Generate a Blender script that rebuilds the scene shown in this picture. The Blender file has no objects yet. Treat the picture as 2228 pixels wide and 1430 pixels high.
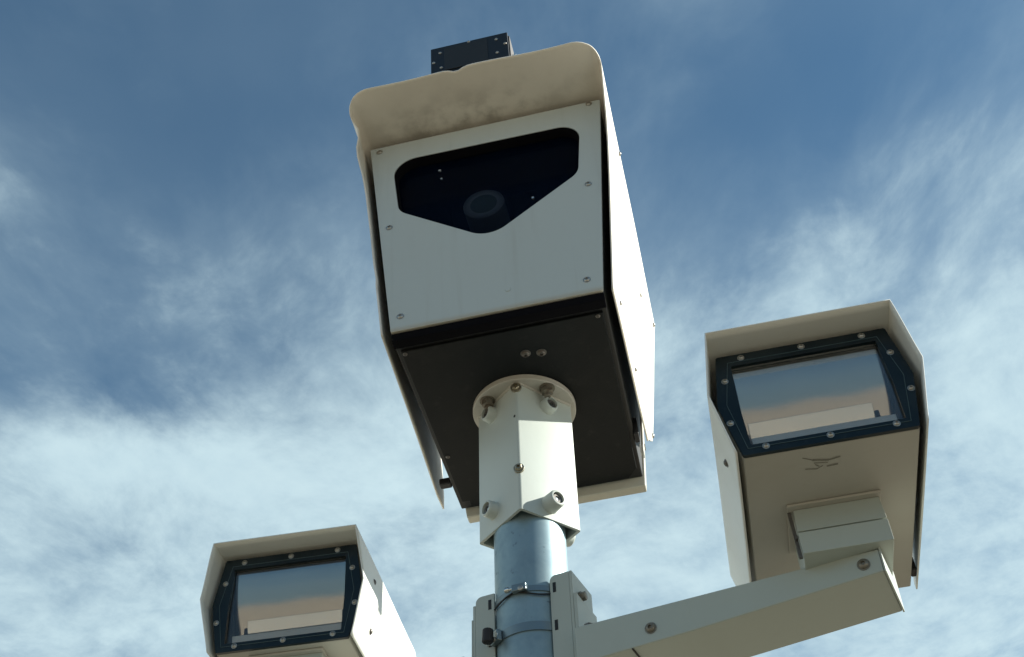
import bpy, bmesh, math, random
from mathutils import Vector, Matrix
random.seed(7)
S = bpy.context.scene
COL = S.collection
R_ = math.radians

# ------------------------------------------------------------------ camera
EYE = 1.5
cam_d = bpy.data.cameras.new('camera')
cam_d.sensor_width = 36.0
cam_d.lens = 2563.4 / 2228 * 36.0
cam_d.clip_start, cam_d.clip_end = 0.05, 6000
cam = bpy.data.objects.new('camera', cam_d)
COL.objects.link(cam)
cF = Vector((0, .7227, .6911)); cR = Vector((.9994, .0246, -.0258)); cU = Vector((.0357, -.6907, .7223))
M = Matrix((cR, cU, -cF)).transposed().to_4x4()
M.translation = Vector((0, 0, EYE))
cam.matrix_world = M
S.camera = cam

# ------------------------------------------------------------------ sun and sky
SUN_EL, SUN_AZ = R_(28.5), R_(86.0)          # azimuth from +Y (away from the viewer) towards +X
sd = Vector((math.cos(SUN_EL) * math.sin(SUN_AZ), math.cos(SUN_EL) * math.cos(SUN_AZ), math.sin(SUN_EL)))
sun_d = bpy.data.lights.new('sun', 'SUN')
sun_d.energy = 5.0
sun_d.angle = R_(0.53)
sun_d.color = (1.0, .985, .89)
sun = bpy.data.objects.new('sun', sun_d)
COL.objects.link(sun)
sun.rotation_euler = sd.to_track_quat('Z', 'Y').to_euler()
sun.location = (3, 0, 6)

W = bpy.data.worlds.new('World'); S.world = W
W.use_nodes = True
nt = W.node_tree; nt.nodes.clear(); N = nt.nodes.new; L = nt.links.new


def math_node(t, op, a, b=None, c=None, clamp=False):
    n = t.nodes.new('ShaderNodeMath'); n.operation = op; n.use_clamp = clamp
    for i, v in enumerate((a, b, c)):
        if v is None: continue
        if isinstance(v, (int, float)): n.inputs[i].default_value = v
        else: t.links.new(v, n.inputs[i])
    return n.outputs[0]


def mx(t, fac, a, b, blend='MIX'):
    n = t.nodes.new('ShaderNodeMix'); n.data_type = 'RGBA'; n.blend_type = blend
    for i, v in ((0, fac), (6, a), (7, b)):
        if isinstance(v, (int, float)): n.inputs[i].default_value = v
        elif isinstance(v, tuple): n.inputs[i].default_value = (*v, 1)
        else: t.links.new(v, n.inputs[i])
    return n.outputs[2]


def ramp(t, fac, stops, interp='EASE'):
    n = t.nodes.new('ShaderNodeValToRGB'); n.color_ramp.interpolation = interp
    e = n.color_ramp.elements
    while len(e) < len(stops): e.new(.5)
    for k, (p, c) in zip(e, stops):
        k.position = p; k.color = (*c, 1) if isinstance(c, tuple) else (c, c, c, 1)
    t.links.new(fac, n.inputs[0])
    return n.outputs[0]


def noise(t, vec, scale, detail=6, rough=.55, dist=0.0, lac=2.0):
    n = t.nodes.new('ShaderNodeTexNoise'); n.noise_dimensions = '3D'
    n.inputs['Scale'].default_value = scale; n.inputs['Detail'].default_value = detail
    n.inputs['Roughness'].default_value = rough; n.inputs['Distortion'].default_value = dist
    n.inputs['Lacunarity'].default_value = lac
    if vec is not None: t.links.new(vec, n.inputs['Vector'])
    return n


sky = N('ShaderNodeTexSky'); sky.sky_type = 'NISHITA'; sky.sun_disc = False
sky.sun_elevation = SUN_EL; sky.sun_rotation = SUN_AZ
sky.altitude = 600; sky.air_density = 1.0; sky.dust_density = .3; sky.ozone_density = 1.2
tc = N('ShaderNodeTexCoord')
nrm = N('ShaderNodeVectorMath'); nrm.operation = 'NORMALIZE'; L(tc.outputs['Generated'], nrm.inputs[0])
sep = N('ShaderNodeSeparateXYZ'); L(nrm.outputs[0], sep.inputs[0])
sx, sy, sz = sep.outputs
az = math_node(nt, 'MULTIPLY', math_node(nt, 'ARCTAN2', sx, sy), 57.2958)
el = math_node(nt, 'MULTIPLY', math_node(nt, 'ARCSINE', sz), 57.2958)
zc = math_node(nt, 'MAXIMUM', sz, .08)
comb = N('ShaderNodeCombineXYZ')
L(math_node(nt, 'DIVIDE', sx, zc), comb.inputs[0]); L(math_node(nt, 'MULTIPLY', math_node(nt, 'DIVIDE', sy, zc), .55), comb.inputs[1])
plane = comb.outputs[0]                       # position on the flat cloud layer


def mapped(rot, scale, loc=(0, 0, 0)):
    m = N('ShaderNodeMapping'); m.inputs['Rotation'].default_value = (0, 0, R_(rot))
    m.inputs['Scale'].default_value = scale; m.inputs['Location'].default_value = loc
    L(plane, m.inputs['Vector']); return m.outputs[0]


# domain warp, then soft billows, drawn-out fibres and small curdled detail
wn = noise(nt, plane, 1.6, 3, .5)
wv = N('ShaderNodeVectorMath'); wv.operation = 'MULTIPLY_ADD'
L(wn.outputs['Color'], wv.inputs[0]); wv.inputs[1].default_value = (.28, .28, 0); L(plane, wv.inputs[2])
warped = wv.outputs[0]


def mapped_w(rot, scale, loc=(0, 0, 0)):
    m = N('ShaderNodeMapping'); m.inputs['Rotation'].default_value = (0, 0, R_(rot))
    m.inputs['Scale'].default_value = scale; m.inputs['Location'].default_value = loc
    L(warped, m.inputs['Vector']); return m.outputs[0]


big = noise(nt, mapped_w(0, (1, 1, 1), (3.1, 1.7, 0)), 3.0, 6, .55).outputs['Fac']
fib = noise(nt, mapped_w(34, (1.0, 1.8, 1), (1.3, .4, 0)), 6.0, 9, .62).outputs['Fac']
fine = noise(nt, mapped_w(30, (1.0, 1.3, 1), (5, 2, 0)), 19.0, 8, .64).outputs['Fac']
tex = math_node(nt, 'ADD', math_node(nt, 'MULTIPLY', big, .42),
                math_node(nt, 'ADD', math_node(nt, 'MULTIPLY', fib, .33), math_node(nt, 'MULTIPLY', fine, .25)))


def blob(a0, e0, ra, re, rot, amp):
    ca, sa = math.cos(R_(rot)), math.sin(R_(rot))
    da = math_node(nt, 'SUBTRACT', az, a0); de = math_node(nt, 'SUBTRACT', el, e0)
    p = math_node(nt, 'MULTIPLY', math_node(nt, 'ADD', math_node(nt, 'MULTIPLY', da, ca), math_node(nt, 'MULTIPLY', de, sa)), 1 / ra)
    q = math_node(nt, 'MULTIPLY', math_node(nt, 'SUBTRACT', math_node(nt, 'MULTIPLY', de, ca), math_node(nt, 'MULTIPLY', da, sa)), 1 / re)
    r2 = math_node(nt, 'ADD', math_node(nt, 'MULTIPLY', p, p), math_node(nt, 'MULTIPLY', q, q))
    return math_node(nt, 'MULTIPLY', math_node(nt, 'EXPONENT', math_node(nt, 'MULTIPLY', r2, -1)), amp)


BLOBS = [(-21, 36.0, 7, 1.9, 3, .14), (-12, 36.5, 6, 2.5, 8, .07), (29, 38.5, 5, 5, 0, .12), (21, 43.5, 9, 2.6, 28, .10), (11, 42.5, 7, 2.6, 10, .09),
         (-31, 36, 3.2, 3.2, 0, -.16), (-25, 31, 5, 1.6, 0, -.05), (-11, 41.5, 7, 2.2, 20, .05), (-24, 41, 9, 2.2, 0, -.06), (-27, 46.5, 14, 3.5, -8, .04),
         (6, 52, 16, 6, 0, -.05), (-6, 31, 5, 2, 0, -.04), (-34, 42, 4, 3, 0, -.07), (27, 46, 5, 3, 30, -.03)]
cvr = ramp(nt, math_node(nt, 'MULTIPLY', el, 1 / 90), [(.30, .38), (.395, .375), (.432, .27), (.50, .19), (.58, .10), (.70, .04)])
cv = math_node(nt, 'SUBTRACT', cvr, .20)
for b in BLOBS: cv = math_node(nt, 'ADD', cv, blob(*b))
dens = math_node(nt, 'ADD', tex, cv)
half = N('ShaderNodeMapRange'); half.interpolation_type = 'SMOOTHSTEP'; L(sy, half.inputs[0])
for i, v in zip((1, 2, 3, 4), (-.80, -.10, -.30, 0)): half.inputs[i].default_value = v
dens = math_node(nt, 'ADD', dens, half.outputs[0])
md = N('ShaderNodeMapRange'); md.interpolation_type = 'SMOOTHSTEP'; L(dens, md.inputs[0])
for i, v in zip((1, 2, 3, 4), (.46, .82, 0, 1)): md.inputs[i].default_value = v
soft = N('ShaderNodeMapRange'); soft.interpolation_type = 'SMOOTHSTEP'
L(math_node(nt, 'ADD', math_node(nt, 'ADD', math_node(nt, 'MULTIPLY', big, .75), math_node(nt, 'MULTIPLY', fib, .25)), math_node(nt, 'ADD', cv, half.outputs[0])), soft.inputs[0])
for i, v in zip((1, 2, 3, 4), (.29, .86, 0, .60)): soft.inputs[i].default_value = v
inv_a = math_node(nt, 'SUBTRACT', 1, soft.outputs[0]); inv_b = math_node(nt, 'SUBTRACT', 1, math_node(nt, 'MULTIPLY', md.outputs[0], .85))
cloud = math_node(nt, 'SUBTRACT', 1, math_node(nt, 'MULTIPLY', inv_a, inv_b))
veil = math_node(nt, 'ADD', math_node(nt, 'MULTIPLY', cloud, .92), math_node(nt, 'MULTIPLY', ramp(nt, noise(nt, mapped(12, (1, 1.6, 1), (.7, 2.2, 0)), 1.7, 4, .5).outputs['Fac'], [(.25, .3), (.70, 1.0)]), .11), clamp=True)
skyc = mx(nt, 1.0, sky.outputs[0], (.60, .98, 1.06), 'MULTIPLY')
lowband = N('ShaderNodeMapRange'); lowband.interpolation_type = 'SMOOTHSTEP'; L(el, lowband.inputs[0])
for i, v in zip((1, 2, 3, 4), (5, 26, .95, 0)): lowband.inputs[i].default_value = v
skyc = mx(nt, lowband.outputs[0], skyc, (2.2, 3.4, 4.1))
cc = mx(nt, fine, (5.0, 6.7, 7.5), (6.4, 8.1, 8.5))
colr = mx(nt, veil, skyc, cc)
bg = N('ShaderNodeBackground'); bg.inputs['Strength'].default_value = .067
L(colr, bg.inputs['Color'])
wo = N('ShaderNodeOutputWorld'); L(bg.outputs[0], wo.inputs[0])

S.view_settings.view_transform = 'Standard'
S.view_settings.look = 'None'
S.view_settings.exposure = 0.70
S.view_settings.gamma = 1
S.view_settings.use_curve_mapping = False
S.cycles.max_bounces = 10
S.cycles.sample_clamp_indirect = 4.0


# ------------------------------------------------------------------ materials
def new_mat(name):
    m = bpy.data.materials.new(name); m.use_nodes = True
    t = m.node_tree; b = t.nodes['Principled BSDF']
    return m, t, b


def paint(name, base, rough=.42, dirt=(.30, .25, .17), dirt_amt=.25, dirt_scale=4.0, bump=.15, grain=60, metallic=0.0, spec=.5, extra=None):
    m, t, b = new_mat(name)
    co = t.nodes.new('ShaderNodeTexCoord').outputs['Object']
    n1 = noise(t, co, dirt_scale, 7, .6, .4).outputs['Fac']
    n2 = noise(t, co, dirt_scale * 9, 5, .6).outputs['Fac']
    n3 = noise(t, co, grain, 4, .6).outputs['Fac']
    st = ramp(t, n1, [(.42, 0.0), (.78, 1.0)])
    sp = ramp(t, n2, [(.56, 0.0), (.74, 1.0)])
    f = math_node(t, 'MULTIPLY', math_node(t, 'ADD', st, math_node(t, 'MULTIPLY', sp, .45)), dirt_amt, clamp=True)
    c = mx(t, f, base, dirt)
    c = mx(t, math_node(t, 'MULTIPLY', n3, .10), c, tuple(min(1, v * 1.25) for v in base))
    if extra: c = extra(t, co, c)
    t.links.new(c, b.inputs['Base Color'])
    r = math_node(t, 'ADD', math_node(t, 'MULTIPLY', n1, .25), rough - .10)
    t.links.new(r, b.inputs['Roughness'])
    b.inputs['Metallic'].default_value = metallic
    b.inputs['Specular IOR Level'].default_value = spec
    if bump:
        bp = t.nodes.new('ShaderNodeBump'); bp.inputs['Strength'].default_value = bump; bp.inputs['Distance'].default_value = .0008
        t.links.new(math_node(t, 'ADD', n3, n1), bp.inputs['Height']); t.links.new(bp.outputs[0], b.inputs['Normal'])
    return m


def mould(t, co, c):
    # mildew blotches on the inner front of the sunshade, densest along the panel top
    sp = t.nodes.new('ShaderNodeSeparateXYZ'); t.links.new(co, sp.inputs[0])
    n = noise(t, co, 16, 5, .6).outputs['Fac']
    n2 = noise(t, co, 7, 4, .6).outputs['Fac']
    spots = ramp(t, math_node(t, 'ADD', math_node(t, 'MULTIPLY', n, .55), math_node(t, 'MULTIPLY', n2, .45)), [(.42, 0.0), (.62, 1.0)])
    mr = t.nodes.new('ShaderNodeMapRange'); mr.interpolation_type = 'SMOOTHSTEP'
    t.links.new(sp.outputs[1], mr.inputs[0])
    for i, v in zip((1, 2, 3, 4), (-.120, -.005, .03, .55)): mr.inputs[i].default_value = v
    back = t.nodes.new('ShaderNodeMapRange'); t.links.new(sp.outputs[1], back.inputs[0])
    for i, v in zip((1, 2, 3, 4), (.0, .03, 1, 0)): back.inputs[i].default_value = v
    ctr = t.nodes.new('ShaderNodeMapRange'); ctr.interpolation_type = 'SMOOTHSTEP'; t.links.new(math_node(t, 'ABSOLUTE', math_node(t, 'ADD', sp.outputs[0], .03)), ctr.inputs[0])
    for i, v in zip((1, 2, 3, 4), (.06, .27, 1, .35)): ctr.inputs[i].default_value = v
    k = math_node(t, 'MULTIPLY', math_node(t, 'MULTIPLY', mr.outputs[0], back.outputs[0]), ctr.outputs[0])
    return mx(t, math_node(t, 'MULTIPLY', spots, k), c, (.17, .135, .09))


MAT = {}
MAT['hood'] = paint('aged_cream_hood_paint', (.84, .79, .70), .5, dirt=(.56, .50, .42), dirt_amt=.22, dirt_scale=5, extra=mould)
MAT['cream'] = paint('cream_powder_coat', (.48, .46, .39), .42, dirt_amt=.18)
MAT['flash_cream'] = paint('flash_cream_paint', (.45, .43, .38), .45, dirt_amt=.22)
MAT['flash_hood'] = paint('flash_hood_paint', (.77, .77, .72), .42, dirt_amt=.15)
MAT['sleeve'] = paint('sleeve_offwhite_paint', (.52, .56, .52), .38, dirt_amt=.10)
MAT['arm'] = paint('arm_offwhite_paint', (.42, .46, .42), .42, dirt_amt=.14)
MAT['flange'] = paint('stained_flange_paint', (.50, .48, .43), .5, dirt=(.26, .22, .15), dirt_amt=.4, dirt_scale=9)


def panel_streaks(t, co, c):
    sp = t.nodes.new('ShaderNodeSeparateXYZ'); t.links.new(co, sp.inputs[0])
    mr = t.nodes.new('ShaderNodeMapRange'); mr.interpolation_type = 'SMOOTHSTEP'
    t.links.new(sp.outputs[2], mr.inputs[0])
    for i, v in zip((1, 2, 3, 4), (.001, .016, 1, 0)): mr.inputs[i].default_value = v
    n = noise(t, co, 18, 4, .6).outputs['Fac']
    f = math_node(t, 'MULTIPLY', mr.outputs[0], math_node(t, 'ADD', math_node(t, 'MULTIPLY', n, .6), .2), clamp=True)
    c = mx(t, f, c, (.42, .33, .20))
    mp = t.nodes.new('ShaderNodeMapping'); mp.inputs['Scale'].default_value = (34, 1, 1.6); t.links.new(co, mp.inputs[0])
    runs = ramp(t, noise(t, mp.outputs[0], 1.0, 5, .6).outputs['Fac'], [(.50, 0.0), (.80, 1.0)])
    return mx(t, math_node(t, 'MULTIPLY', runs, .16), c, (.30, .29, .25))


MAT['panel'] = paint('pale_grey_front_panel', (.50, .55, .54), .5, dirt=(.40, .40, .36), dirt_amt=.18, dirt_scale=3, bump=.08, extra=panel_streaks)
MAT['black'] = paint('black_textured_housing', (.012, .013, .014), .55, dirt=(.025, .023, .02), dirt_amt=.6, dirt_scale=6, bump=.5, grain=220)
MAT['plate'] = paint('black_bottom_plate_paint', (.005, .007, .008), .6, dirt=(.024, .024, .023), dirt_amt=.8, dirt_scale=4, bump=.4, grain=200, spec=.2)
MAT['rubber'] = paint('black_rubber', (.012, .012, .014), .6, dirt_amt=.02)
MAT['sensor'] = paint('black_sensor_plastic', (.005, .006, .007), .4, dirt=(.05, .05, .05), dirt_amt=.12)
MAT['sensor_face'] = paint('charcoal_sensor_face', (.012, .014, .015), .55, dirt=(.05, .05, .05), dirt_amt=.12)
MAT['steel'] = paint('dull_steel_screws', (.42, .40, .36), .35, dirt=(.16, .11, .07), dirt_amt=.5, dirt_scale=60, metallic=.85, bump=.05)
MAT['dark_steel'] = paint('dark_screw_steel', (.16, .15, .14), .4, dirt=(.08, .06, .04), dirt_amt=.5, dirt_scale=60, metallic=.7, bump=.05)
MAT['bright'] = paint('bright_steel', (.75, .75, .72), .22, dirt_amt=.05, metallic=1.0, bump=0)
MAT['rusty'] = paint('rusty_nut_steel', (.24, .22, .18), .45, dirt=(.12, .07, .035), dirt_amt=.8, dirt_scale=70, metallic=.6, bump=.2)
MAT['brass'] = paint('brassy_set_screw', (.34, .30, .22), .40, dirt=(.10, .07, .04), dirt_amt=.4, dirt_scale=70, metallic=.8, bump=.05)
MAT['frame'] = paint('dark_teal_window_frame', (.003, .010, .014), .3, dirt=(.06, .08, .08), dirt_amt=.25, dirt_scale=8, bump=.04, spec=.35)
MAT['seam'] = paint('teal_seam_line', (.055, .09, .095), .35, dirt_amt=.1)
MAT['lip'] = paint('brushed_reflector_lip', (.50, .48, .45), .40, dirt_amt=.05, metallic=.8, bump=0)
MAT['band'] = paint('grey_steel_band', (.20, .25, .27), .38, dirt_amt=.2, dirt_scale=20, metallic=.75, bump=.05)
MAT['lens_ring'] = paint('grey_lens_barrel', (.55, .56, .58), .4, dirt_amt=.1)
MAT['deep_black'] = paint('matt_black_lining', (.004, .004, .006), .8, dirt=(.008, .008, .008), dirt_amt=.3, bump=.05, spec=.08)
MAT['stamp'] = paint('faded_stamp_ink', (.20, .19, .16), .7, dirt=(.3, .28, .22), dirt_amt=.8, dirt_scale=80)
MAT['mirror_strip'] = paint('warm_mirror_metal', (.88, .82, .74), .22, dirt_amt=.03, metallic=.95, bump=0)  # near-mirror finish that shows the ground as a bright bar
MAT['cable'] = paint('pale_cable', (.6, .58, .52), .5, dirt_amt=.1)


def galvanised():
    m, t, b = new_mat('galvanised_pole_steel')
    co = t.nodes.new('ShaderNodeTexCoord').outputs['Object']
    v = t.nodes.new('ShaderNodeTexVoronoi'); v.inputs['Scale'].default_value = 90; t.links.new(co, v.inputs['Vector'])
    n = noise(t, co, 14, 6, .6, .5).outputs['Fac']
    spots = ramp(t, noise(t, co, 70, 3, .5).outputs['Fac'], [(.66, 0.0), (.72, 1.0)])
    c = mx(t, math_node(t, 'MULTIPLY', v.outputs['Color'], .35), (.27, .37, .41), (.36, .45, .48))
    c = mx(t, ramp(t, n, [(.4, 0.0), (.75, 1.0)]), c, (.22, .31, .36))
    c = mx(t, math_node(t, 'MULTIPLY', spots, .5), c, (.10, .12, .14))
    t.links.new(c, b.inputs['Base Color'])
    b.inputs['Metallic'].default_value = .65
    t.links.new(math_node(t, 'ADD', math_node(t, 'MULTIPLY', n, .2), .40), b.inputs['Roughness'])
    bp = t.nodes.new('ShaderNodeBump'); bp.inputs['Strength'].default_value = .12; bp.inputs['Distance'].default_value = .001
    t.links.new(n, bp.inputs['Height']); t.links.new(bp.outputs[0], b.inputs['Normal'])
    return m


MAT['galv'] = galvanised()


def mirror():
    m, t, b = new_mat('anodised_reflector')
    co = t.nodes.new('ShaderNodeTexCoord').outputs['Object']
    b.inputs['Metallic'].default_value = 1.0
    b.inputs['Base Color'].default_value = (.48, .47, .45, 1)
    b.inputs['Roughness'].default_value = .10
    return m


MAT['mirror'] = mirror()


def pane(name, tint, rough=.02, dust=.03, ior=1.45, film=(.5, .5, .48), even=False):
    m, t, b = new_mat(name)
    t.nodes.remove(b)
    tr = t.nodes.new('ShaderNodeBsdfTransparent'); tr.inputs[0].default_value = (*tint, 1)
    gl = t.nodes.new('ShaderNodeBsdfGlossy'); gl.inputs['Roughness'].default_value = rough
    df = t.nodes.new('ShaderNodeBsdfDiffuse'); df.inputs[0].default_value = (*film, 1)
    fr = t.nodes.new('ShaderNodeFresnel'); fr.inputs[0].default_value = ior
    a = t.nodes.new('ShaderNodeMixShader'); t.links.new(fr.outputs[0], a.inputs[0])
    t.links.new(tr.outputs[0], a.inputs[1]); t.links.new(gl.outputs[0], a.inputs[2])
    co = t.nodes.new('ShaderNodeTexCoord').outputs['Object']
    d = math_node(t, 'MULTIPLY', noise(t, co, 9, 6, .65).outputs['Fac'], dust)
    c = t.nodes.new('ShaderNodeMixShader')
    if even: c.inputs[0].default_value = dust
    else: t.links.new(d, c.inputs[0])
    t.links.new(a.outputs[0], c.inputs[1]); t.links.new(df.outputs[0], c.inputs[2])
    t.links.new(c.outputs[0], t.nodes['Material Output'].inputs[0])
    return m


MAT['tinted'] = pane('dark_blue_tinted_glass', (.66, .70, .74), dust=.28, ior=1.10, film=(.003, .008, .024), even=True)
MAT['clear'] = pane('clear_window_glass', (.93, .93, .92), dust=.04)
MAT['lens'] = pane('coated_lens_glass', (.25, .38, .45), dust=.60, film=(.42, .50, .48), even=True)


def soil():
    m, t, b = new_mat('dry_tan_ground')
    co = t.nodes.new('ShaderNodeTexCoord').outputs['Object']
    n = noise(t, co, .8, 8, .6).outputs['Fac']
    n2 = noise(t, co, 14, 6, .65).outputs['Fac']
    c = mx(t, n, (.44, .345, .245), (.58, .465, .34))
    c = mx(t, math_node(t, 'MULTIPLY', n2, .4), c, (.36, .27, .18))
    # unseen ground toned dark near the pole to cut bounce, bright beyond for reflections
    ln = t.nodes.new('ShaderNodeVectorMath'); ln.operation = 'LENGTH'; t.links.new(co, ln.inputs[0])
    far = ramp(t, math_node(t, 'ADD', math_node(t, 'MULTIPLY', ln.outputs['Value'], .05), math_node(t, 'MULTIPLY', n, .2)), [(.38, 0.0), (.44, 1.0)])
    near = mx(t, n2, (.085, .078, .058), (.12, .11, .08))
    c = mx(t, far, near, c)
    t.links.new(c, b.inputs['Base Color']); b.inputs['Roughness'].default_value = .95
    bp = t.nodes.new('ShaderNodeBump'); bp.inputs['Strength'].default_value = .4; bp.inputs['Distance'].default_value = .02
    t.links.new(n2, bp.inputs['Height']); t.links.new(bp.outputs[0], b.inputs['Normal'])
    return m


MAT['soil'] = soil()


# ------------------------------------------------------------------ helpers
def link(name, bm, mat, parent=None, smooth=None, bevel=0, seg=2):
    bmesh.ops.recalc_face_normals(bm, faces=bm.faces)
    me = bpy.data.meshes.new(name); bm.to_mesh(me); bm.free()
    me.materials.append(MAT[mat])
    o = bpy.data.objects.new(name, me); COL.objects.link(o)
    if parent is not None: o.parent = parent
    if smooth is not None:
        for p in me.polygons: p.use_smooth = True
        me.set_sharp_from_angle(angle=R_(smooth))
    if bevel:
        b = o.modifiers.new('edge', 'BEVEL'); b.width = bevel; b.segments = seg; b.limit_method = 'ANGLE'; b.angle_limit = R_(35)
        b.harden_normals = False
    return o


def empty(name, mat4, label, cat, group=None):
    o = bpy.data.objects.new(name, None); COL.objects.link(o); o.empty_display_size = .1
    o.matrix_world = mat4
    o['label'] = label; o['category'] = cat
    if group: o['group'] = group
    return o


def frame4(pos, yaw, pitch=0, roll=0):
    rz = Matrix(((math.cos(yaw), math.sin(yaw), 0), (-math.sin(yaw), math.cos(yaw), 0), (0, 0, 1)))
    cp, sp, cr, sr = math.cos(pitch), math.sin(pitch), math.cos(roll), math.sin(roll)
    rx = Matrix(((1, 0, 0), (0, cp, sp), (0, -sp, cp))); ry = Matrix(((cr, 0, -sr), (0, 1, 0), (sr, 0, cr)))
    m = (ry @ rx @ rz).transposed().to_4x4()
    m.translation = Vector((pos[0], pos[1], pos[2] + EYE))
    return m


def box(bm, x0, x1, y0, y1, z0, z1, m=None):
    vs = [bm.verts.new((x, y, z)) for x in (x0, x1) for y in (y0, y1) for z in (z0, z1)]
    for f in ((0, 1, 3, 2), (4, 6, 7, 5), (0, 4, 5, 1), (2, 3, 7, 6), (0, 2, 6, 4), (1, 5, 7, 3)):
        bm.faces.new([vs[i] for i in f])
    if m is not None:
        for v in vs: v.co = m @ v.co
    return vs


def lathe(bm, p0, axis, prof, seg=24):
    """prof: list of (distance along axis, radius), closed with caps"""
    a = Vector(axis).normalized(); u = a.orthogonal().normalized(); w = a.cross(u); p0 = Vector(p0)
    rings = []
    for d, r in prof:
        if r < 1e-6: rings.append([bm.verts.new(p0 + a * d)])
        else: rings.append([bm.verts.new(p0 + a * d + (u * math.cos(k * 2 * math.pi / seg) + w * math.sin(k * 2 * math.pi / seg)) * r) for k in range(seg)])
    for A, B in zip(rings, rings[1:]):
        for k in range(seg):
            k2 = (k + 1) % seg
            if len(A) == 1 and len(B) == 1: continue
            if len(A) == 1: bm.faces.new((A[0], B[k], B[k2]))
            elif len(B) == 1: bm.faces.new((A[k], B[0], A[k2]))
            else: bm.faces.new((A[k], B[k], B[k2], A[k2]))
    for ring, rev in ((rings[0], True), (rings[-1], False)):
        if len(ring) > 1: bm.faces.new(ring[::-1] if rev else ring)


def bm_new(): return bmesh.new()


def rounded(pts, radii, n=7):
    out = []
    k = len(pts)
    for i in range(k):
        p = Vector(pts[i]); a = (Vector(pts[i - 1]) - p); b = (Vector(pts[(i + 1) % k]) - p)
        r = radii[i] if isinstance(radii, (list, tuple)) else radii
        if r <= 0: out.append(tuple(p)); continue
        a.normalize(); b.normalize()
        ang = a.angle(b); d = r / math.tan(ang / 2)
        s, e = p + a * d, p + b * d
        c = p + (a + b).normalized() * (r / math.sin(ang / 2))
        a0 = math.atan2(s.y - c.y, s.x - c.x); a1 = math.atan2(e.y - c.y, e.x - c.x)
        da = (a1 - a0 + math.pi) % (2 * math.pi) - math.pi
        for j in range(n + 1):
            t = a0 + da * j / n
            out.append((c.x + r * math.cos(t), c.y + r * math.sin(t)))
    return out


def plate(bm, outline, holes, y0, y1):
    """sheet in the x-z plane with holes, from y0 to y1"""
    loops = [outline] + holes
    fronts = []
    for y in (y0, y1):
        edges, ring_v = [], []
        for lp in loops:
            vs = [bm.verts.new((p[0], y, p[1])) for p in lp]; ring_v.append(vs)
            edges += [bm.edges.new((vs[i], vs[(i + 1) % len(vs)])) for i in range(len(vs))]
        bmesh.ops.triangle_fill(bm, edges=edges, use_beauty=True, normal=(0, -1, 0))
        fronts.append(ring_v)
    for A, B in zip(*fronts):
        for i in range(len(A)):
            j = (i + 1) % len(A); bm.faces.new((A[i], A[j], B[j], B[i]))


def prism(bm, prof, y0, y1, cap=(True, True)):
    """closed profile in x-z carried along y"""
    A = [bm.verts.new((p[0], y0, p[1])) for p in prof]; B = [bm.verts.new((p[0], y1, p[1])) for p in prof]
    n = len(prof)
    for i in range(n): bm.faces.new((A[i], A[(i + 1) % n], B[(i + 1) % n], B[i]))
    if cap[0]: bm.faces.new(A)
    if cap[1]: bm.faces.new(B[::-1])


def screw(name, parent, p, axis, r=.007, h=.004, mat='steel', socket=True):
    bm = bm_new()
    lathe(bm, p, axis, [(-.002, r * 1.25), (.0008, r * 1.25), (.001, r), (h * .5, r * .97), (h * .85, r * .75), (h, r * .42)] +
          ([(h * .45, r * .36), (h * .4, 0)] if socket else [(h * 1.05, 0)]), 18)
    return link(name, bm, mat, parent, 50)


def sheet(rows, th):
    """grid of points -> closed thin sheet; rows[i][j]"""
    bm = bm_new()
    V = [[bm.verts.new(p) for p in r] for r in rows]
    for i in range(len(V) - 1):
        for j in range(len(V[0]) - 1):
            bm.faces.new((V[i][j], V[i][j + 1], V[i + 1][j + 1], V[i + 1][j]))
    bmesh.ops.recalc_face_normals(bm, faces=bm.faces)
    return bm


def interp(tab, x):
    if x <= tab[0][0]: return tab[0][1]
    for (a, va), (b, vb) in zip(tab, tab[1:]):
        if x <= b:
            t = (x - a) / (b - a); t = t * t * (3 - 2 * t) * .5 + t * .5
            return va + (vb - va) * t
    return tab[-1][1]


# ------------------------------------------------------------------ ground and pole
bm = bm_new()
ring0 = None
for rr in (0, 6, 40, 300, 3000):
    if rr == 0: ring = [bm.verts.new((0, 0, 0))]
    else: ring = [bm.verts.new((rr * math.cos(k * math.pi / 24), rr * math.sin(k * math.pi / 24), 0)) for k in range(48)]
    if ring0:
        for k in range(48):
            if len(ring0) == 1: bm.faces.new((ring0[0], ring[k], ring[(k + 1) % 48]))
            else: bm.faces.new((ring0[k], ring[k], ring[(k + 1) % 48], ring0[(k + 1) % 48]))
    ring0 = ring
g = link('ground', bm, 'soil'); g['kind'] = 'structure'

PX, PY = .0202, 1.938
POLE_R = .0700
pole = empty('galvanised_pole', Matrix.Translation((PX, PY, 0)),
             'round galvanised steel pole carrying the camera housing and both flash arms', 'pole')
bm = bm_new()
lathe(bm, (0, 0, .02), (0, 0, 1), [(0, POLE_R), (1.4, POLE_R), (2.9, POLE_R)], 64)
link('shaft', bm, 'galv', pole, 40)
bm = bm_new(); box(bm, -.17, .17, -.17, .17, .004, .03); link('base_plate', bm, 'galv', pole, bevel=.004)

# ------------------------------------------------------------------ main camera housing
MP = (-.0312, 1.6574, 1.6331)
main4 = frame4(MP, -.20017, -.00057, -.02934)
cam_h = empty('traffic_camera', main4, 'large cream hooded camera housing with pale front panel and dark window, atop the pole', 'traffic camera')
HB, HT, HH = .2173, .2780, .617
xw = lambda z: HB + (HT - HB) * z / HH          # half width of the tapering body

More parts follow.
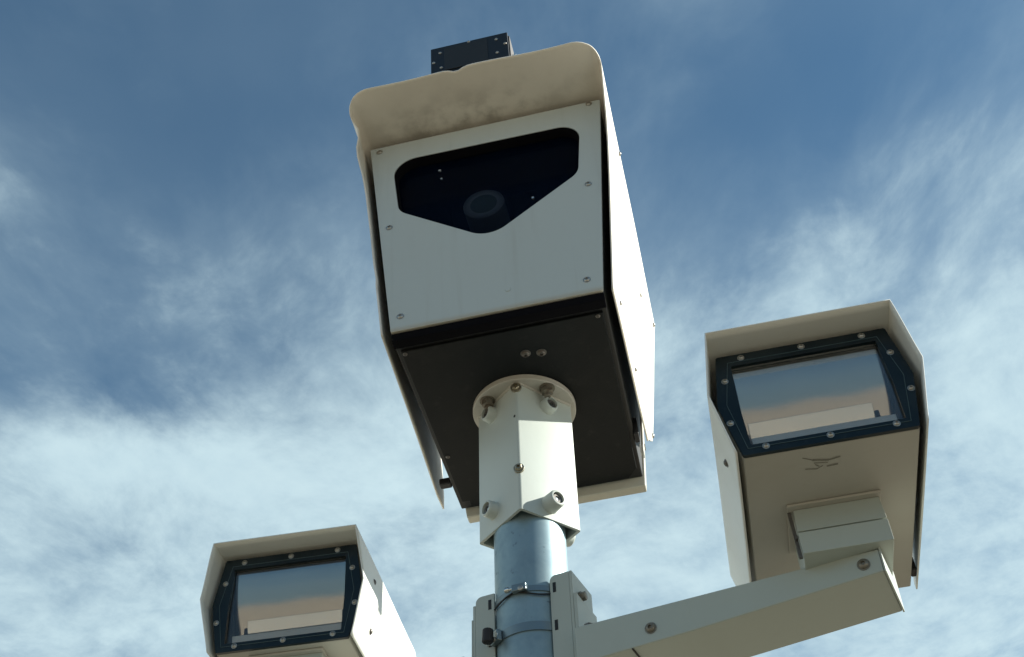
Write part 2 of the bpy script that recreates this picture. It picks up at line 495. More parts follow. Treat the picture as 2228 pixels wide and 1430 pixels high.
# black housing: tub open to the front
bm = bm_new()
prof = [(-xw(0) + .001, -.010), (xw(0) - .001, -.010), (HT - .003, HH), (-HT + .003, HH)]
inn = [(-xw(0) + .006, -.004), (xw(0) - .006, -.004), (HT - .008, HH - .006), (-HT + .008, HH - .006)]
A = [bm.verts.new((x, .0075, z)) for x, z in prof]; B = [bm.verts.new((x, .61, z)) for x, z in prof]
A2 = [bm.verts.new((x, .0075, z)) for x, z in inn]; B2 = [bm.verts.new((x, .60, z)) for x, z in inn]
for i in range(4):
    j = (i + 1) % 4
    bm.faces.new((A[i], A[j], B[j], B[i])); bm.faces.new((A2[j], A2[i], B2[i], B2[j])); bm.faces.new((A[j], A[i], A2[i], A2[j]))
bm.faces.new(B); bm.faces.new(B2[::-1])
link('housing', bm, 'black', cam_h, bevel=.003)
# front lower lip and bottom plate
bm = bm_new()
lip = [(.004, -.002), (.010, -.016), (.030, -.020), (.034, -.011), (.010, -.0105)]
for s in (-1, 1): pass
A = [bm.verts.new((-.2165, y, z)) for y, z in lip]; B = [bm.verts.new((.2165, y, z)) for y, z in lip]
for i in range(5): bm.faces.new((A[i], A[(i + 1) % 5], B[(i + 1) % 5], B[i]))
bm.faces.new(A); bm.faces.new(B[::-1])
link('bottom_lip', bm, 'deep_black', cam_h, bevel=.001)
bm = bm_new()
plate_pts = [(-.207, .045), (.207, .045), (.207, .565), (.185, .598), (-.190, .598), (-.190, .575), (-.207, .575)]
A = [bm.verts.new((x, y, -.0165)) for x, y in plate_pts]; B = [bm.verts.new((x, y, -.0100)) for x, y in plate_pts]
for i in range(7): bm.faces.new((A[i], A[(i + 1) % 7], B[(i + 1) % 7], B[i]))
bm.faces.new(A); bm.faces.new(B[::-1])
bplate = link('bottom_plate', bm, 'plate', cam_h, bevel=.0015)
for x, y in ((.036, .118), (.068, .124)): screw('screw', bplate, (x, y, -.0165), (0, 0, -1), .0085, .006, 'dark_steel')
for x, y in ((-.200, .052), (.196, .052), (-.198, .40)): screw('screw', bplate, (x, y, -.0165), (0, 0, -1), .004, .003, 'dark_steel')
# side rubber seals seen in the gap between body and hood
for s, nm in ((-1, 0), (1, 1)):
    bm = bm_new()
    if s > 0: box(bm, .2165, .2275, .44, .475, -.016, .03)
    else: box(bm, -.244, -.2165, .500, .520, -.012, .006)
    link('seal_block', bm, 'rubber', cam_h, bevel=.003)
# rear door with a cream edge hanging below the bottom plate
bm = bm_new()
prism(bm, [(-xw(0) + .012, -.034), (xw(0) + .002, -.034), (HT, HH - .03), (-HT, HH - .03)], .612, .640)
link('rear_door', bm, 'cream', cam_h, bevel=.003)

# front panel with the rounded window opening
hole = rounded([(-.222, .552), (.222, .546), (.202, .372), (-.004, .222), (-.204, .370)], [.052, .048, .045, .062, .045], 10)
edge = .0015
outer = rounded([(-HB + edge, 0), (HB - edge, 0), (HT - edge, HH), (-HT + edge, HH)], .004, 3)
bm = bm_new(); plate(bm, outer, [hole], 0, .007)
fp = link('front_panel', bm, 'panel', cam_h, 30, bevel=.0008)
for x, z in ((-.2536, .600), (.2493, .6095), (.2195, .326), (.1875, .037), (-.1961, .0396), (-.2246, .321)):
    screw('screw', fp, (x, 0, z), (0, -1, 0), .0062, .0032, 'steel')
bm = bm_new(); lathe(bm, (.0278, -.0004, .0547), (0, -1, 0), [(0, .006), (.001, .0055), (.0012, 0)], 14); link('plug', bm, 'panel', fp, 40)
# window surround (deep black gasket) and tinted pane
hole_out = [(x * .994, .40 + (z - .40) * .993) for x, z in hole]
hole_in = [(x * .985, .40 + (z - .40) * .975) for x, z in hole]
bm = bm_new()
n = len(hole)
ho = [(x * 1.03, .40 + (z - .40) * 1.05) for x, z in hole]
rings = [[bm.verts.new((x, y, z)) for x, z in lp] for lp, y in ((hole_out, .0012), (hole_in, .026), (ho, .026), (ho, .0075), (hole_out, .0072))]
for A, B in zip(rings, rings[1:]):
    for i in range(n): bm.faces.new((A[i], A[(i + 1) % n], B[(i + 1) % n], B[i]))
link('window_gasket', bm, 'deep_black', cam_h, 30)
bm = bm_new(); plate(bm, ho, [], .027, .030)
wpane = link('window', bm, 'tinted', cam_h)
# camera lens behind the pane, on a black block
bm = bm_new()
LX, LZ = -.022, .398
lathe(bm, (LX, .052, LZ), (0, 1, 0), [(0, .047), (0, .040), (.006, .038), (.010, .038), (.020, .036), (.020, .0)], 40)
lathe(bm, (LX, .0525, LZ), (0, 1, 0), [(0, .0475), (.09, .0475)], 40)
lens = link('lens', bm, 'lens_ring', cam_h, 40)
bm = bm_new(); lathe(bm, (LX, .0555, LZ), (0, -1, 0), [(0, .037), (.004, .030), (.007, .018), (.008, 0)], 40); link('lens_glass', bm, 'lens', lens, 60)
bm = bm_new(); box(bm, -.12, .12, .14, .34, .22, .52); link('camera_body', bm, 'black', cam_h, bevel=.006)
bm = bm_new(); box(bm, -.20, -.06, .060, .20, .262, .31); link('filter_block', bm, 'black', cam_h, bevel=.004)
for (x, z, r) in ((-.115, .516, .0042), (-.111, .484, .0030), (.094, .350, .0035)):  # tiny bright studs added to give the glints in the window
    bm = bm_new(); lathe(bm, (x, .0268, z), (0, -1, 0), [(0, r), (.003, r * .8), (.004, 0)], 10); link('glint_stud', bm, 'bright', wpane, 40)

for o_ in cam_h.children_recursive:
    if o_.name.split('.')[0] in ('housing', 'bottom_plate', 'rear_door', 'seal_block') or (o_.parent and o_.parent.name.startswith('bottom_plate')):
        for v in o_.data.vertices: v.co.x -= .020 * max(0, v.co.y)

# the sunshade hood: one bent sheet
sec = []       # (x, z, side)
ztop, rad = .638, .020
zs = [-.004 + (ztop - rad - .0 + .004) * i / 30 for i in range(31)]
xs_ = lambda z: .2340 + .0985 * z
for z in zs: sec.append((-xs_(z), z, -1))
for k in range(1, 8):
    a = math.pi - (math.pi / 2) * k / 8
    sec.append((-xs_(ztop - rad) + rad + rad * math.cos(a), ztop - rad + rad * math.sin(a), -1))
XT = xs_(ztop - rad) - rad
for k in range(49): sec.append((-XT + 2 * XT * k / 48, ztop, 0))
for k in range(1, 8):
    a = math.pi / 2 - (math.pi / 2) * k / 8
    sec.append((XT + rad * math.cos(a), ztop - rad + rad * math.sin(a), 1))
for z in zs[::-1]: sec.append((xs_(z), z, 1))
YF = [(-.03, .008), (.0, .0), (.3, -.006), (.43, -.014), (.50, -.030), (.56, -.060), (.60, -.080), (.638, -.096)]
YB = [(-.03, .47), (-.004, .49), (.07, .585), (.638, .79)]
rows = []
NT = 64
for x, z, side in sec:
    ax = abs(x)
    if z >= ztop - 1e-6 or ax < XT:
        yf = -.153
    else: yf = None
    Xm = xs_(ztop - rad)
    if z > ztop - rad - 1e-6:
        u = max(0, (ax - (Xm - .062)) / .062); u = min(u, 1)
        yf = -.153 + .060 * (1 - math.sqrt(max(0, 1 - u * u)))
        yb = .79
    else:
        yf = interp(YF, z); yb = interp([(a, b) for a, b in YB], z) if z < .07 else .585 + (.79 - .585) * (z - .07) / (.568)
        if side == -1: yb = interp([(-.004, .605), (.05, .622), (.15, .635), (.4, .69), (.638, .79)], z)
    yf += -.0015 * math.sin(x * 21 + 1) + .009 * math.exp(-((x + .028) / .016) ** 2) * (z > .6) * (ax < .2)
    row = []
    for j in range(NT + 1):
        t = j / NT; t = t ** 1.25
        y = yf + (yb - yf) * t
        px, pz = x, z
        # small waves in the sheet, a dented front corner and a splayed lower edge on the viewer's left
        px += .0006 * math.sin(y * 9 + z * 5 + side) * (side != 0)
        pz += .0015 * math.sin(x * 17 + 2) * math.exp(-((y + .15) / .08) ** 2)
        if side == -1:
            px -= .034 * max(0, min(y, .55) / .5) * max(0, 1 - max(z, 0) / 1.6)
            px += .013 * math.exp(-((z - .590) / .024) ** 2) * math.exp(-((y + .085) / .05) ** 2)
            px -= .003 * math.exp(-((z - .530) / .030) ** 2) * math.exp(-((y + .04) / .05) ** 2)
            px += .003 * math.exp(-((z - .170) / .012) ** 2) * math.exp(-((y + .0) / .03) ** 2)
        row.append((px, y, pz))
    rows.append(row)
bm = sheet(rows, .003)
hood = link('sun_hood', bm, 'hood', cam_h, 60)
so = hood.modifiers.new('thickness', 'SOLIDIFY'); so.thickness = .0032; so.offset = 0
def on_side(y, z): return (xs_(z) + .0016, y, z)
for y, z, r in ((.154, .60, .005), (.458, .421, .005), (.091, .045, .005), (.74, .58, .006), (.575, .075, .006), (.30, .045, .004)):
    screw('rivet', hood, on_side(y, z), (1, 0, -.0985), r, .0045, 'steel', False)
for y, z in ((.10, .05), (.45, .08)):
    screw('rivet', hood, (-xs_(z) - .034 * (y / .5) * (1 - z / 1.6) - .0016, y, z), (-1, 0, -.0985), .005, .0045, 'steel', False)
# torn foil strips and seal ends hanging by the rear right corner
bm = bm_new()
for k, (x, y, ln) in enumerate(((.214, .485, .030), (.219, .490, .034), (.2245, .488, .016))):
    box(bm, x, x + .0022, y, y + .0012, -.014 - ln, -.012)
link('seal_thread', bm, 'cable', cam_h)

# ------------------------------------------------------------------ mounting sleeve (part of the camera)
inv = main4.inverted()
SA, SS = -.1648, .144
sleeve4 = Matrix.Translation((PX, PY, EYE)) @ Matrix.Rotation(SA + math.pi / 4, 4, 'Z')
def to_cam(o):
    for v in o.data.vertices: v.co = inv @ (sleeve4 @ v.co)
    return o
ZT, ZB = 1.6035, 1.2896
h = SS / 2
bm = bm_new()
sq = rounded([(-h, -h), (h, -h), (h, h), (-h, h)], .006, 4); si = rounded([(-h + .006, -h + .006), (h - .006, -h + .006), (h - .006, h - .006), (-h + .006, h - .006)], .003, 4)
def ringz(bm, lp, z): return [bm.verts.new((x, y, z)) for x, y in lp]
a0, a1, b0, b1 = ringz(bm, sq, ZB), ringz(bm, sq, ZT), ringz(bm, si, ZB), ringz(bm, si, ZT)
k = len(sq)
for i in range(k):
    j = (i + 1) % k
    bm.faces.new((a0[i], a0[j], a1[j], a1[i])); bm.faces.new((b0[j], b0[i], b1[i], b1[j]))
    bm.faces.new((a0[j], a0[i], b0[i], b0[j])); bm.faces.new((a1[i], a1[j], b1[j], b1[i]))
sleeve = to_cam(link('mounting_sleeve', bm, 'sleeve', cam_h, 30))
bm = bm_new(); lathe(bm, (0, 0, ZT), (0, 0, 1), [(0, .1085), (.0015, .110), (.0120, .110), (.0135, .1085)], 72)
flange = to_cam(link('flange', bm, 'flange', sleeve, 30))
# weld beads where the sleeve meets the flange
bm = bm_new()
for i in range(len(sq)):
    x0, y0 = sq[i]; x1, y1 = sq[(i + 1) % len(sq)]
    if math.hypot(x1 - x0, y1 - y0) > .01:
        m = 40
        for q in range(m):
            t = (q + .5) / m
            lathe(bm, (x0 + (x1 - x0) * t, y0 + (y1 - y0) * t, ZT - .0005), (0, 0, -1), [(-.001, .0042 + .0006 * random.random()), (.002, .0034), (.0036, 0)], 6)
to_cam(link('weld_bead', bm, 'flange', sleeve, 60))
# sleeve local frame: front corner is (h,-h)->: right face normal +x? faces: -y (left of corner) and +x (right of corner)
def boss(p, n, ln=.030, r=.0185):
    bm = bm_new()
    lathe(bm, p, n, [(-.001, r + .0015), (.002, r + .0005), (ln - .004, r - .0005), (ln - .001, r - .0018), (ln, r - .0035), (ln, .0125), (.006, .0120), (.006, 0)], 30)
    b = to_cam(link('boss', bm, 'sleeve', sleeve, 40))
    bm = bm_new()
    lathe(bm, p, n, [(.0062, .0118), (ln - .007, .0116), (ln - .004, .0095), (ln - .004, .0052), (ln - .010, .0050), (ln - .010, 0)], 24)
    to_cam(link('set_bolt', bm, 'dark_steel', b, 40))
    bm = bm_new(); lathe(bm, p, n, [(ln - .010, .0045), (ln - .006, .0045), (ln - .0055, 0)], 16)
    to_cam(link('bolt_core', bm, 'bright', b, 40))
# left face is local -y: distance d from the left corner -> x = -h + d ; right face is local +x: distance from front corner -> y = -h + d
boss((-h, h - .056, 1.575), (-1, 0, 0), .019, .0175); boss((-h, h - .056, 1.334), (-1, 0, 0), .020, .0175)
boss((-h + .078, -h, 1.570), (0, -1, 0), .019, .0175); boss((-h + .070, -h, 1.322), (0, -1, 0))
boss((0, h, 1.322), (0, 1, 0)); boss((h, .0, 1.322), (1, 0, 0))
cd = Vector((-1, -1, 0)).normalized()
for z, r in ((1.590, .0085), (1.383, .0078)):
    bm = bm_new(); c0 = Vector((-h, -h, z)) - cd * .004
    lathe(bm, c0, cd, [(0, r), (.008, r), (.010, r * .8), (.010, r * .45), (.006, r * .4), (.006, 0)], 6)
    lathe(bm, c0, cd, [(0, r * 1.35), (.0045, r * 1.35), (.005, r * .9)], 20)
    to_cam(link('corner_bolt', bm, 'brass', sleeve, 40))
bm = bm_new(); lathe(bm, Vector((-h, -h + .008, 1.518)), (-1, 0, 0), [(-.001, .003), (.0006, .003), (.0007, 0)], 12); to_cam(link('drain_hole', bm, 'rubber', sleeve))
def nut(x, y):
    bm = bm_new()
    lathe(bm, (x, y, ZT), (0, 0, -1), [(-.001, .0155), (.003, .0155), (.0035, .012), (.0036, .0132), (.014, .0132), (.0155, .011)], 6)
    lathe(bm, (x, y, ZT), (0, 0, -1), [(0, .0165), (.0028, .0165), (.003, .013)], 24)
    lathe(bm, (x, y, ZT), (0, 0, -1), [(0, .0072), (.023, .0072), (.024, .006)], 14)
    to_cam(link('flange_nut', bm, 'rusty', flange, 40))
rinv = Matrix.Rotation(-(SA + math.pi / 4), 3, 'Z')
for wx, wy in ((-.0770, -.0440), (.0483, -.0790), (.077, .044), (-.048, .079)):
    q = rinv @ Vector((wx, wy, 0)); nut(q.x, q.y)

# ------------------------------------------------------------------ small black sensor box on the hood
s4 = main4 @ Matrix.Translation((.0, -.120, .645))
sb = empty('sensor_box', s4, 'small black box studded with screws, standing on the front edge of the large camera hood', 'sensor')
bm = bm_new(); box(bm, -.094, .094, .004, .13, .002, .146); link('case', bm, 'sensor', sb, bevel=.004)
bm = bm_new(); box(bm, -.0935, .0935, -.003, .0035, .004, .144); fpl = link('face_plate', bm, 'sensor', sb, bevel=.0025)
bm = bm_new(); box(bm, -.060, .044, -.0055, -.0025, .040, .132); link('inset_panel', bm, 'sensor_face', fpl, bevel=.001)
for x, z in ((-.070, .118), (-.086, .082), (-.068, .056), (.066, .122), (.086, .096), (.066, .066), (.0, .138)):
    screw('screw', sb, (x, -.003, z), (0, -1, 0), .0034, .003, 'steel', False)
for z in (.085, .066):
    bm = bm_new(); lathe(bm, (.094, .03, z), (1, 0, 0), [(-.001, .005), (.006, .005), (.0065, .0068), (.011, .0068), (.012, .004), (.012, 0)], 16); link('connector', bm, 'bright', sb, 40)
bm = bm_new(); box(bm, .0, .012, .01, .02, .146, .151); link('top_lug', bm, 'sensor', sb, bevel=.001)
bm = bm_new(); box(bm, .0935, .0965, .006, .128, .010, .140); link('side_cover', bm, 'dark_steel', sb, bevel=.001)

# ------------------------------------------------------------------ flash units
def hexa(wt, wm, wb, zt, zm, zb=0):
    return [(-wb, zb), (wb, zb), (wm, zm), (wt, zt), (-wt, zt), (-wm, zm)]


def make_flash(mat4, label, strip_side, group, lean=0.0):
    fu = empty('flash_unit', mat4, label, 'flash unit', group)
    WT, WM, WB, ZT_, ZM = .1425, .1585, .137, .217, .108
    # body tub with an open front
    bm = bm_new()
    po = hexa(WT, WM, WB, ZT_, ZM); pi = hexa(WT - .004, WM - .004, WB - .004, ZT_ - .004, ZM, .004)
    A = [bm.verts.new((x, .008, z)) for x, z in po]; B = [bm.verts.new((x, .455, z)) for x, z in po]
    A2 = [bm.verts.new((x, .008, z)) for x, z in pi]; B2 = [bm.verts.new((x, .449, z)) for x, z in pi]
    for i in range(6):
        j = (i + 1) % 6
        bm.faces.new((A[i], A[j], B[j], B[i])); bm.faces.new((A2[j], A2[i], B2[i], B2[j])); bm.faces.new((A[j], A[i], A2[i], A2[j]))
    bm.faces.new(B); bm.faces.new(B2[::-1])
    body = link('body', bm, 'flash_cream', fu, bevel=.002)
    # window frame with its opening
    rect = rounded([(-.121, .019), (.121, .019), (.1235, .100), (.121, .192), (-.121, .192), (-.1235, .100)], .002, 2)
    bm = bm_new(); plate(bm, rounded(hexa(WT, WM, WB, ZT_, ZM), .004, 3), [rect], 0, .007)
    fr = link('window_frame', bm, 'frame', fu, bevel=.0008)
    # scored seam running round the frame
    loop = [(-.127, .012), (.127, .012), (.143, .108), (.125, .200), (-.125, .200), (-.143, .108)]
    bm = bm_new()
    for i in range(6):
        p, q = Vector((loop[i][0], -.0004, loop[i][1])), Vector((loop[(i + 1) % 6][0], -.0004, loop[(i + 1) % 6][1]))
        lathe(bm, p, q - p, [(0, .0006), ((q - p).length, .0006)], 6)
    link('seam', bm, 'seam', fr, 40)
    bm = bm_new(); plate(bm, [(x * 1.01, .1065 + (z - .1065) * 1.01) for x, z in rect], [], .0072, .0102)
    link('window', bm, 'clear', fr)
    for x, z in ((-.101, .2070), (.001, .2080), (.102, .2080), (.1365, .160), (.1460, .077), (.1045, .0115), (.002, .0115), (-.099, .0115), (-.1445, .069), (-.1365, .160)):
        screw('screw', fr, (x, 0, z), (0, -1, 0), .0048, .0036, 'steel')
    # bright reflector: upright at the top, curling back towards the bottom
    rows = []
    y, z = .0125, .1985
    prof = []
    nz = 40
    for i in range(nz + 1):
        prof.append((y, z))
        t = i / nz
        tilt = interp([(0, 9), (.22, 15), (.42, 21.5), (.7, 26), (1, 27)], t) + lean
        z -= .178 / nz; y += math.tan(R_(tilt)) * .178 / nz
    rows = [[(-.1265 + .253 * j / 32, yy + .00016 * math.sin(j * .40 + zz * 20 + strip_side), zz) for j in range(33)] for yy, zz in prof]
    bm = sheet(rows, 0)
    rf = link('reflector', bm, 'mirror', fu, 60)
    rs = rf.modifiers.new('thickness', 'SOLIDIFY'); rs.thickness = .0012; rs.offset = 1
    # flat mirror strips added low down, tilted to reflect bright ground and sky
    s = strip_side
    for nm, mt, x1, z1, z0, yy, tl in (('ground_mirror_strip', 'mirror_strip', .083, .073, .047, .0125, 22 + lean), ('reflector_lip', 'lip', .112, .0420, .0255, .0130, 12)):
        bm = bm_new(); dy = math.tan(R_(tl)) * (z1 - z0)
        pr = [(yy, z1), (yy + dy, z0), (yy + dy + .003, z0), (yy + .003, z1)]
        A = [bm.verts.new((-.117 * s, y_, z_)) for y_, z_ in pr]; B = [bm.verts.new((x1 * s, y_, z_)) for y_, z_ in pr]
        for i in range(4): bm.faces.new((A[i], A[(i + 1) % 4], B[(i + 1) % 4], B[i]))
        bm.faces.new(A); bm.faces.new(B[::-1])
        link(nm, bm, mt, fu, bevel=.0008)
    bm = bm_new()
    box(bm, min(.082 * s, .090 * s), max(.082 * s, .090 * s), .018, .032, .034, .060)
    lathe(bm, (.086 * s, .022, .034), (s * .3, -.2, -1), [(0, .003), (.014, .003)], 10)
    link('strip_clip', bm, 'rubber', fu, bevel=.001)
    # hood: a bent sheet following the hexagon, open below
    off = .014
    pts = [(-.1475, -.004), (-.1715, ZM + .001), (-.1535, ZT_ + .012), (.1535, ZT_ + .012), (.1715, ZM + .001), (.1475, -.004)]
    YFh = [(-.004, -.016), (ZM, -.034), (ZT_ + .012, -.052)]
    sec = []
    for i in range(5):
        a, b = pts[i], pts[i + 1]
        n = 26 if i == 2 else 12
        for k in range(n + (i == 4)):
            t = k / n
            sec.append((a[0] + (b[0] - a[0]) * t, a[1] + (b[1] - a[1]) * t))
    rows = []
    for x, z in sec:
        yf = interp(YFh, z); yb = .492 if z > .03 else .46 + (z + .004) / .034 * .032
        rows.append([(x + .0006 * math.sin(9 * (yf + (yb - yf) * j / 30) + 4 * z), yf + (yb - yf) * j / 30, z) for j in range(31)])
    bm = sheet(rows, 0)
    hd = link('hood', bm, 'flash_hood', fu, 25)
    hs = hd.modifiers.new('thickness', 'SOLIDIFY'); hs.thickness = .0024; hs.offset = 0
    for sx_ in (-1, 1):
        for y, z in ((.075, .050), (.43, .035), (.072, .165)):
            if z < ZM: x = .1475 + (.1715 - .1475) * (z + .004) / (ZM + .005); ax = (sx_, 0, -.21)
            else: x = .1715 - (.1715 - .1535) * (z - ZM) / (ZT_ + .011 - ZM); ax = (sx_, 0, .15)
            screw('rivet', hd, (sx_ * (x + .0012), y, z), ax, .0058, .004, 'dark_steel', True)
    for sx_ in (-1, 1):
        bm = bm_new(); xx = .1375 * sx_
        box(bm, min(xx, xx + .009 * sx_), max(xx, xx + .009 * sx_), .40, .425, .0, .03); link('spacer', bm, 'rubber', fu, bevel=.002)
    return fu, body


GF = 'flash units either side of the pole'
R4 = frame4((.4910, 1.4607, 1.1303), -.17639, -.03498, -.03634)
L4 = frame4((-.4814, 2.1195, 1.1774), -.1452, -.0041, -.0154)
flash_r, body_r = make_flash(R4, 'cream hooded flash unit on the long right arm, its underside in full view', 1, GF, -0.4)
flash_l, body_l = make_flash(L4, 'cream hooded flash unit at lower left of the pole, its side in full sun', -1, GF, -5.5)
# worn ink stamp on the underside of the near unit
bm = bm_new()
for (x0, y0, x1, y1, w) in ((-.046, .030, -.030, .040, .0018), (-.030, .040, -.004, .046, .0042), (-.004, .046, .014, .042, .0034), (-.028, .048, -.006, .052, .0018),
                            (-.042, .060, -.024, .064, .0022), (-.024, .064, -.014, .058, .0018), (-.008, .061, .010, .060, .0036), (-.026, .052, -.020, .058, .0018)):
    d = Vector((x1 - x0, y1 - y0, 0)); n_ = Vector((-d.y, d.x, 0)).normalized() * w / 2
    vs = [bm.verts.new((*(Vector((x, y, 0)) + n_ * s_)[:2], -.0012 if False else -.0006)) for x, y, s_ in ((x0, y0, 1), (x1, y1, 1), (x1, y1, -1), (x0, y0, -1))]
    bm.faces.new(vs)
link('stamp_mark', bm, 'stamp', body_r)


# ------------------------------------------------------------------ bracket arms
AD = Vector((.914, -.405)).normalized()
def arm_frame(sign):
    u = Vector((AD.x, AD.y, 0)) * sign; w = Vector((-u.y, u.x, 0))      # w: across the arm
    m = Matrix((u, w, Vector((0, 0, 1)))).transposed().to_4x4(); m.translation = Vector((PX, PY, EYE)); return m


def make_arm(sign, label, group):
    arm = empty('bracket_arm', arm_frame(sign), label, 'bracket', group)
    ftop = 1.160 if sign > 0 else 1.156
    ri, ro = (.012, .002) if sign > 0 else (.001, .012)
    # side flanges of the clamp channel
    for s in (-1, 1):
        w0 = .046 * s
        bm = bm_new()
        prof = rounded([(.056, .62), (.056, ftop), (.0945, ftop), (.0945, .62)][::1], [0, ri, ro, 0], 5)
        A = [bm.verts.new((u, w0 - .0025, z)) for u, z in prof]; B = [bm.verts.new((u, w0 + .0025, z)) for u, z in prof]
        for i in range(len(prof)): bm.faces.new((A[i], A[(i + 1) % len(prof)], B[(i + 1) % len(prof)], B[i]))
        bm.faces.new(A); bm.faces.new(B[::-1])
        fl = link('clamp_flange', bm, 'arm', arm, bevel=.0012)
        bm = bm_new()
        pass
        for z in (1.134, 1.058):
            bm = bm_new(); box(bm, .062, .068, w0 - .0032, w0 + .0032, z - .010, z + .010); link('band_slot', bm, 'rubber', fl)
    bm = bm_new(); box(bm, .0946, .1000, -.0485, .0485, .62, ftop if sign > 0 else 1.140); web = link('clamp_web', bm, 'arm', arm, bevel=.001)
    bm = bm_new(); box(bm, .1003, .1065 if sign > 0 else .103, -.0485, .0485, .60, 1.112); link('end_plate', bm, 'arm', arm, bevel=.001)
    for w, z in ((-.014, 1.122),):
        bm = bm_new(); lathe(bm, (.1000, w, z), (1, 0, 0), [(0, .0105), (.004, .0105), (.0042, .0085), (.012, .0085), (.013, .006)], 6); link('bolt', bm, 'rusty', web, 40)
    # the arm itself: a box tapering towards its tip
    zt = 1.031
    bm = bm_new()
    st = [(.107, .962), (.31, .9705), (.634, .991)]
    rings = [[bm.verts.new((u, w, z)) for w, z in ((-.070, zb), (.070, zb), (.070, zt), (-.070, zt))] for u, zb in st]
    for A, B in zip(rings, rings[1:]):
        for i in range(4): bm.faces.new((A[i], A[(i + 1) % 4], B[(i + 1) % 4], B[i]))
    bm.faces.new(rings[0]); bm.faces.new(rings[-1][::-1])
    beam = link('beam', bm, 'arm', arm, bevel=.0018)
    # dark seam across the underside
    bm = bm_new(); box(bm, .206, .2085, -.0695, .0695, .9640, .9665); link('seam', bm, 'rubber', beam)
    for u, z in ((.243, .9935), (.606, 1.010)):
        screw('bolt', beam, (u, -.070, z), (0, -1, 0), .0085, .006, 'rusty')
    for u, w in ((.128, -.055),):
        bm = bm_new(); lathe(bm, (u, w, zt), (0, 0, 1), [(-.001, .009), (.007, .009), (.008, .006)], 6); link('bolt', bm, 'dark_steel', beam, 40)
    # cheek plate closing the tip, standing up behind the adapter
    bm = bm_new()
    prof = [(-.0712, .9895), (.0712, .9895), (.0712, 1.060), (.02, 1.095), (-.052, 1.085), (-.0712, 1.043)]
    A = [bm.verts.new((.6345, w, z)) for w, z in prof]; B = [bm.verts.new((.6375, w, z)) for w, z in prof]
    for i in range(6): bm.faces.new((A[i], A[(i + 1) % 6], B[(i + 1) % 6], B[i]))
    bm.faces.new(A); bm.faces.new(B[::-1])
    link('end_cheek', bm, 'arm', arm, bevel=.0006)
    return arm


GA = 'bracket arms clamped to the pole'
arm_r = make_arm(1, 'long off-white arm reaching right from the pole under the near flash unit, brown shaded underside', GA)
arm_l = make_arm(-1, 'off-white arm clamped to the left side of the pole, only its upright channel in view', GA)

# adapters between arms and flash units (part of each arm)
def adapter(arm, f4, y0, y1, zb, x0=-.066, x1=.074):
    k = arm.matrix_world.inverted() @ f4
    def put(name, bm, mat, par, **kw):
        o = link(name, bm, mat, par, **kw)
        for v in o.data.vertices: v.co = k @ v.co
        return o
    bm = bm_new(); box(bm, x0 - .010, x1 + .004, y0 - .006, y1 + .006, -.0052, -.0008); pl = put('adapter_plate', bm, 'flash_cream', arm, bevel=.001)
    bm = bm_new()
    prof = [(y0 + .006, -.0055), (y0 - .002, -.0530), (y0 + .004, -.0535), (y0 + .004, -.0560), (y0 - .0035, -.0565), (y0 + .001, zb), (y1, zb), (y1, -.0055)]
    A = [bm.verts.new((x0 - .003 * (0 < i < 6), y, z)) for i, (y, z) in enumerate(prof)]; B = [bm.verts.new((x1, y, z)) for y, z in prof]
    for i in range(8): bm.faces.new((A[i], A[(i + 1) % 8], B[(i + 1) % 8], B[i]))
    bm.faces.new(A); bm.faces.new(B[::-1])
    put('adapter', bm, 'arm', arm, bevel=.0007)
    bm = bm_new(); box(bm, x0 - .010, x0 - .0045, y0 + .010, y0 + .016, zb, -.0055); box(bm, x0 - .0085, x0 - .0045, y0 + .004, y0 + .010, -.062, -.056); box(bm, x0 - .0105, x0 - .0075, y0 + .012, y0 + .018, -.09, -.072)
    put('adapter_hinge', bm, 'dark_steel', arm)
adapter(arm_r, R4, .152, .280, -.094)
adapter(arm_l, L4, .030, .130, -.150)

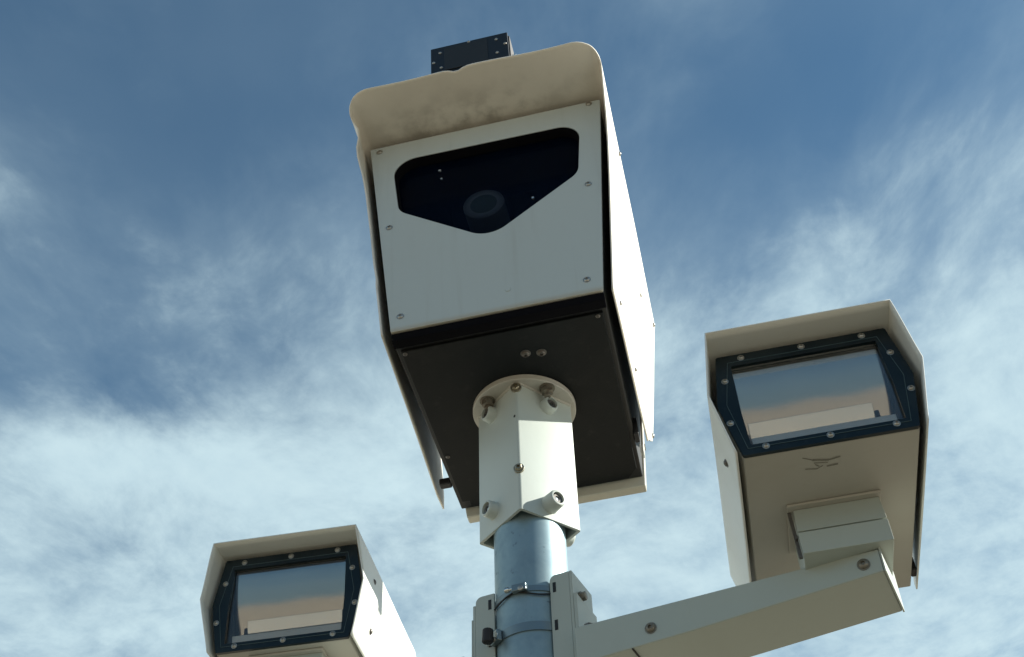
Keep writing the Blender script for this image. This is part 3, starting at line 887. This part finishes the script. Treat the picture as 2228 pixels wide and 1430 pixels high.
# ------------------------------------------------------------------ steel band clamps round the pole
def band(z, hgt, label, tilt, hd_ang, thick):
    o = empty('band_clamp', Matrix.Translation((PX, PY, EYE + z)) @ Matrix.Rotation(tilt, 4, 'Y'), label, 'clamp', 'steel bands round the pole')
    bm = bm_new()
    n = 72; r0, r1 = POLE_R + .0008, POLE_R + .0008 + thick
    rg = [[bm.verts.new((r * math.cos(2 * math.pi * k / n), r * math.sin(2 * math.pi * k / n), zz)) for k in range(n)] for r, zz in ((r0, -hgt / 2), (r1, -hgt / 2), (r1, hgt / 2), (r0, hgt / 2))]
    for i in range(4):
        A, B = rg[i], rg[(i + 1) % 4]
        for k in range(n): bm.faces.new((A[k], A[(k + 1) % n], B[(k + 1) % n], B[k]))
    link('strap', bm, 'band', o, 40)
    a = hd_ang; rad_ = Vector((math.cos(a), math.sin(a), 0)); tan = Vector((-math.sin(a), math.cos(a), 0))
    m = Matrix((tan, rad_, Vector((0, 0, 1)))).transposed().to_4x4(); m.translation = rad_ * (r1)
    bm = bm_new(); box(bm, -.014, .014, -.0005, .010, -hgt * .62, hgt * .62, m); hs = link('screw_housing', bm, 'band', o, bevel=.0015)
    bm = bm_new()
    lathe(bm, m @ Vector((-.026, .007, 0)), tan, [(0, .0055), (.007, .0055), (.0075, .003), (.040, .003)], 12)
    lathe(bm, m @ Vector((-.0275, .007, 0)), tan, [(0, .0035), (.002, .0035)], 12)
    link('worm_screw', bm, 'bright', hs, 40)
    bm = bm_new()
    lathe(bm, m @ Vector((.004, .010, -hgt * .4)), rad_, [(0, .005), (.003, .005), (.004, .003)], 12)
    link('rivet_head', bm, 'steel', hs, 40)
    return o
band(1.134, .011, 'narrow upper steel band round the pole with its screw at the front', R_(-2), R_(-108), .0016)
b2 = band(1.058, .017, 'wider lower steel band round the pole with a bright screw and black rubber end', R_(-2), R_(-152), .0020)
bm = bm_new(); lathe(bm, (-.083, -.050, -.004), (.1, -.1, 1), [(-.012, .008), (-.010, .010), (.012, .010), (.014, .008)], 16); link('rubber_end', bm, 'rubber', b2, 40)
# thin dark cable tucked under each band
bm = bm_new()
pts = []
for k in range(60):
    a = R_(-172) + R_(150) * k / 59
    rr = POLE_R + .0035; pts.append(Vector((rr * math.cos(a), rr * math.sin(a), 1.124 - .004 * math.sin(k * .22))))
for p, q in zip(pts, pts[1:]): lathe(bm, p, q - p, [(0, .0016), ((q - p).length, .0016)], 8)
cb = link('cable_loop', bm, 'rubber', None, 60); cb.location = (PX, PY, EYE)
cb['label'] = 'thin dark wire looped round the front of the pole just below the upper steel band'; cb['category'] = 'wire'
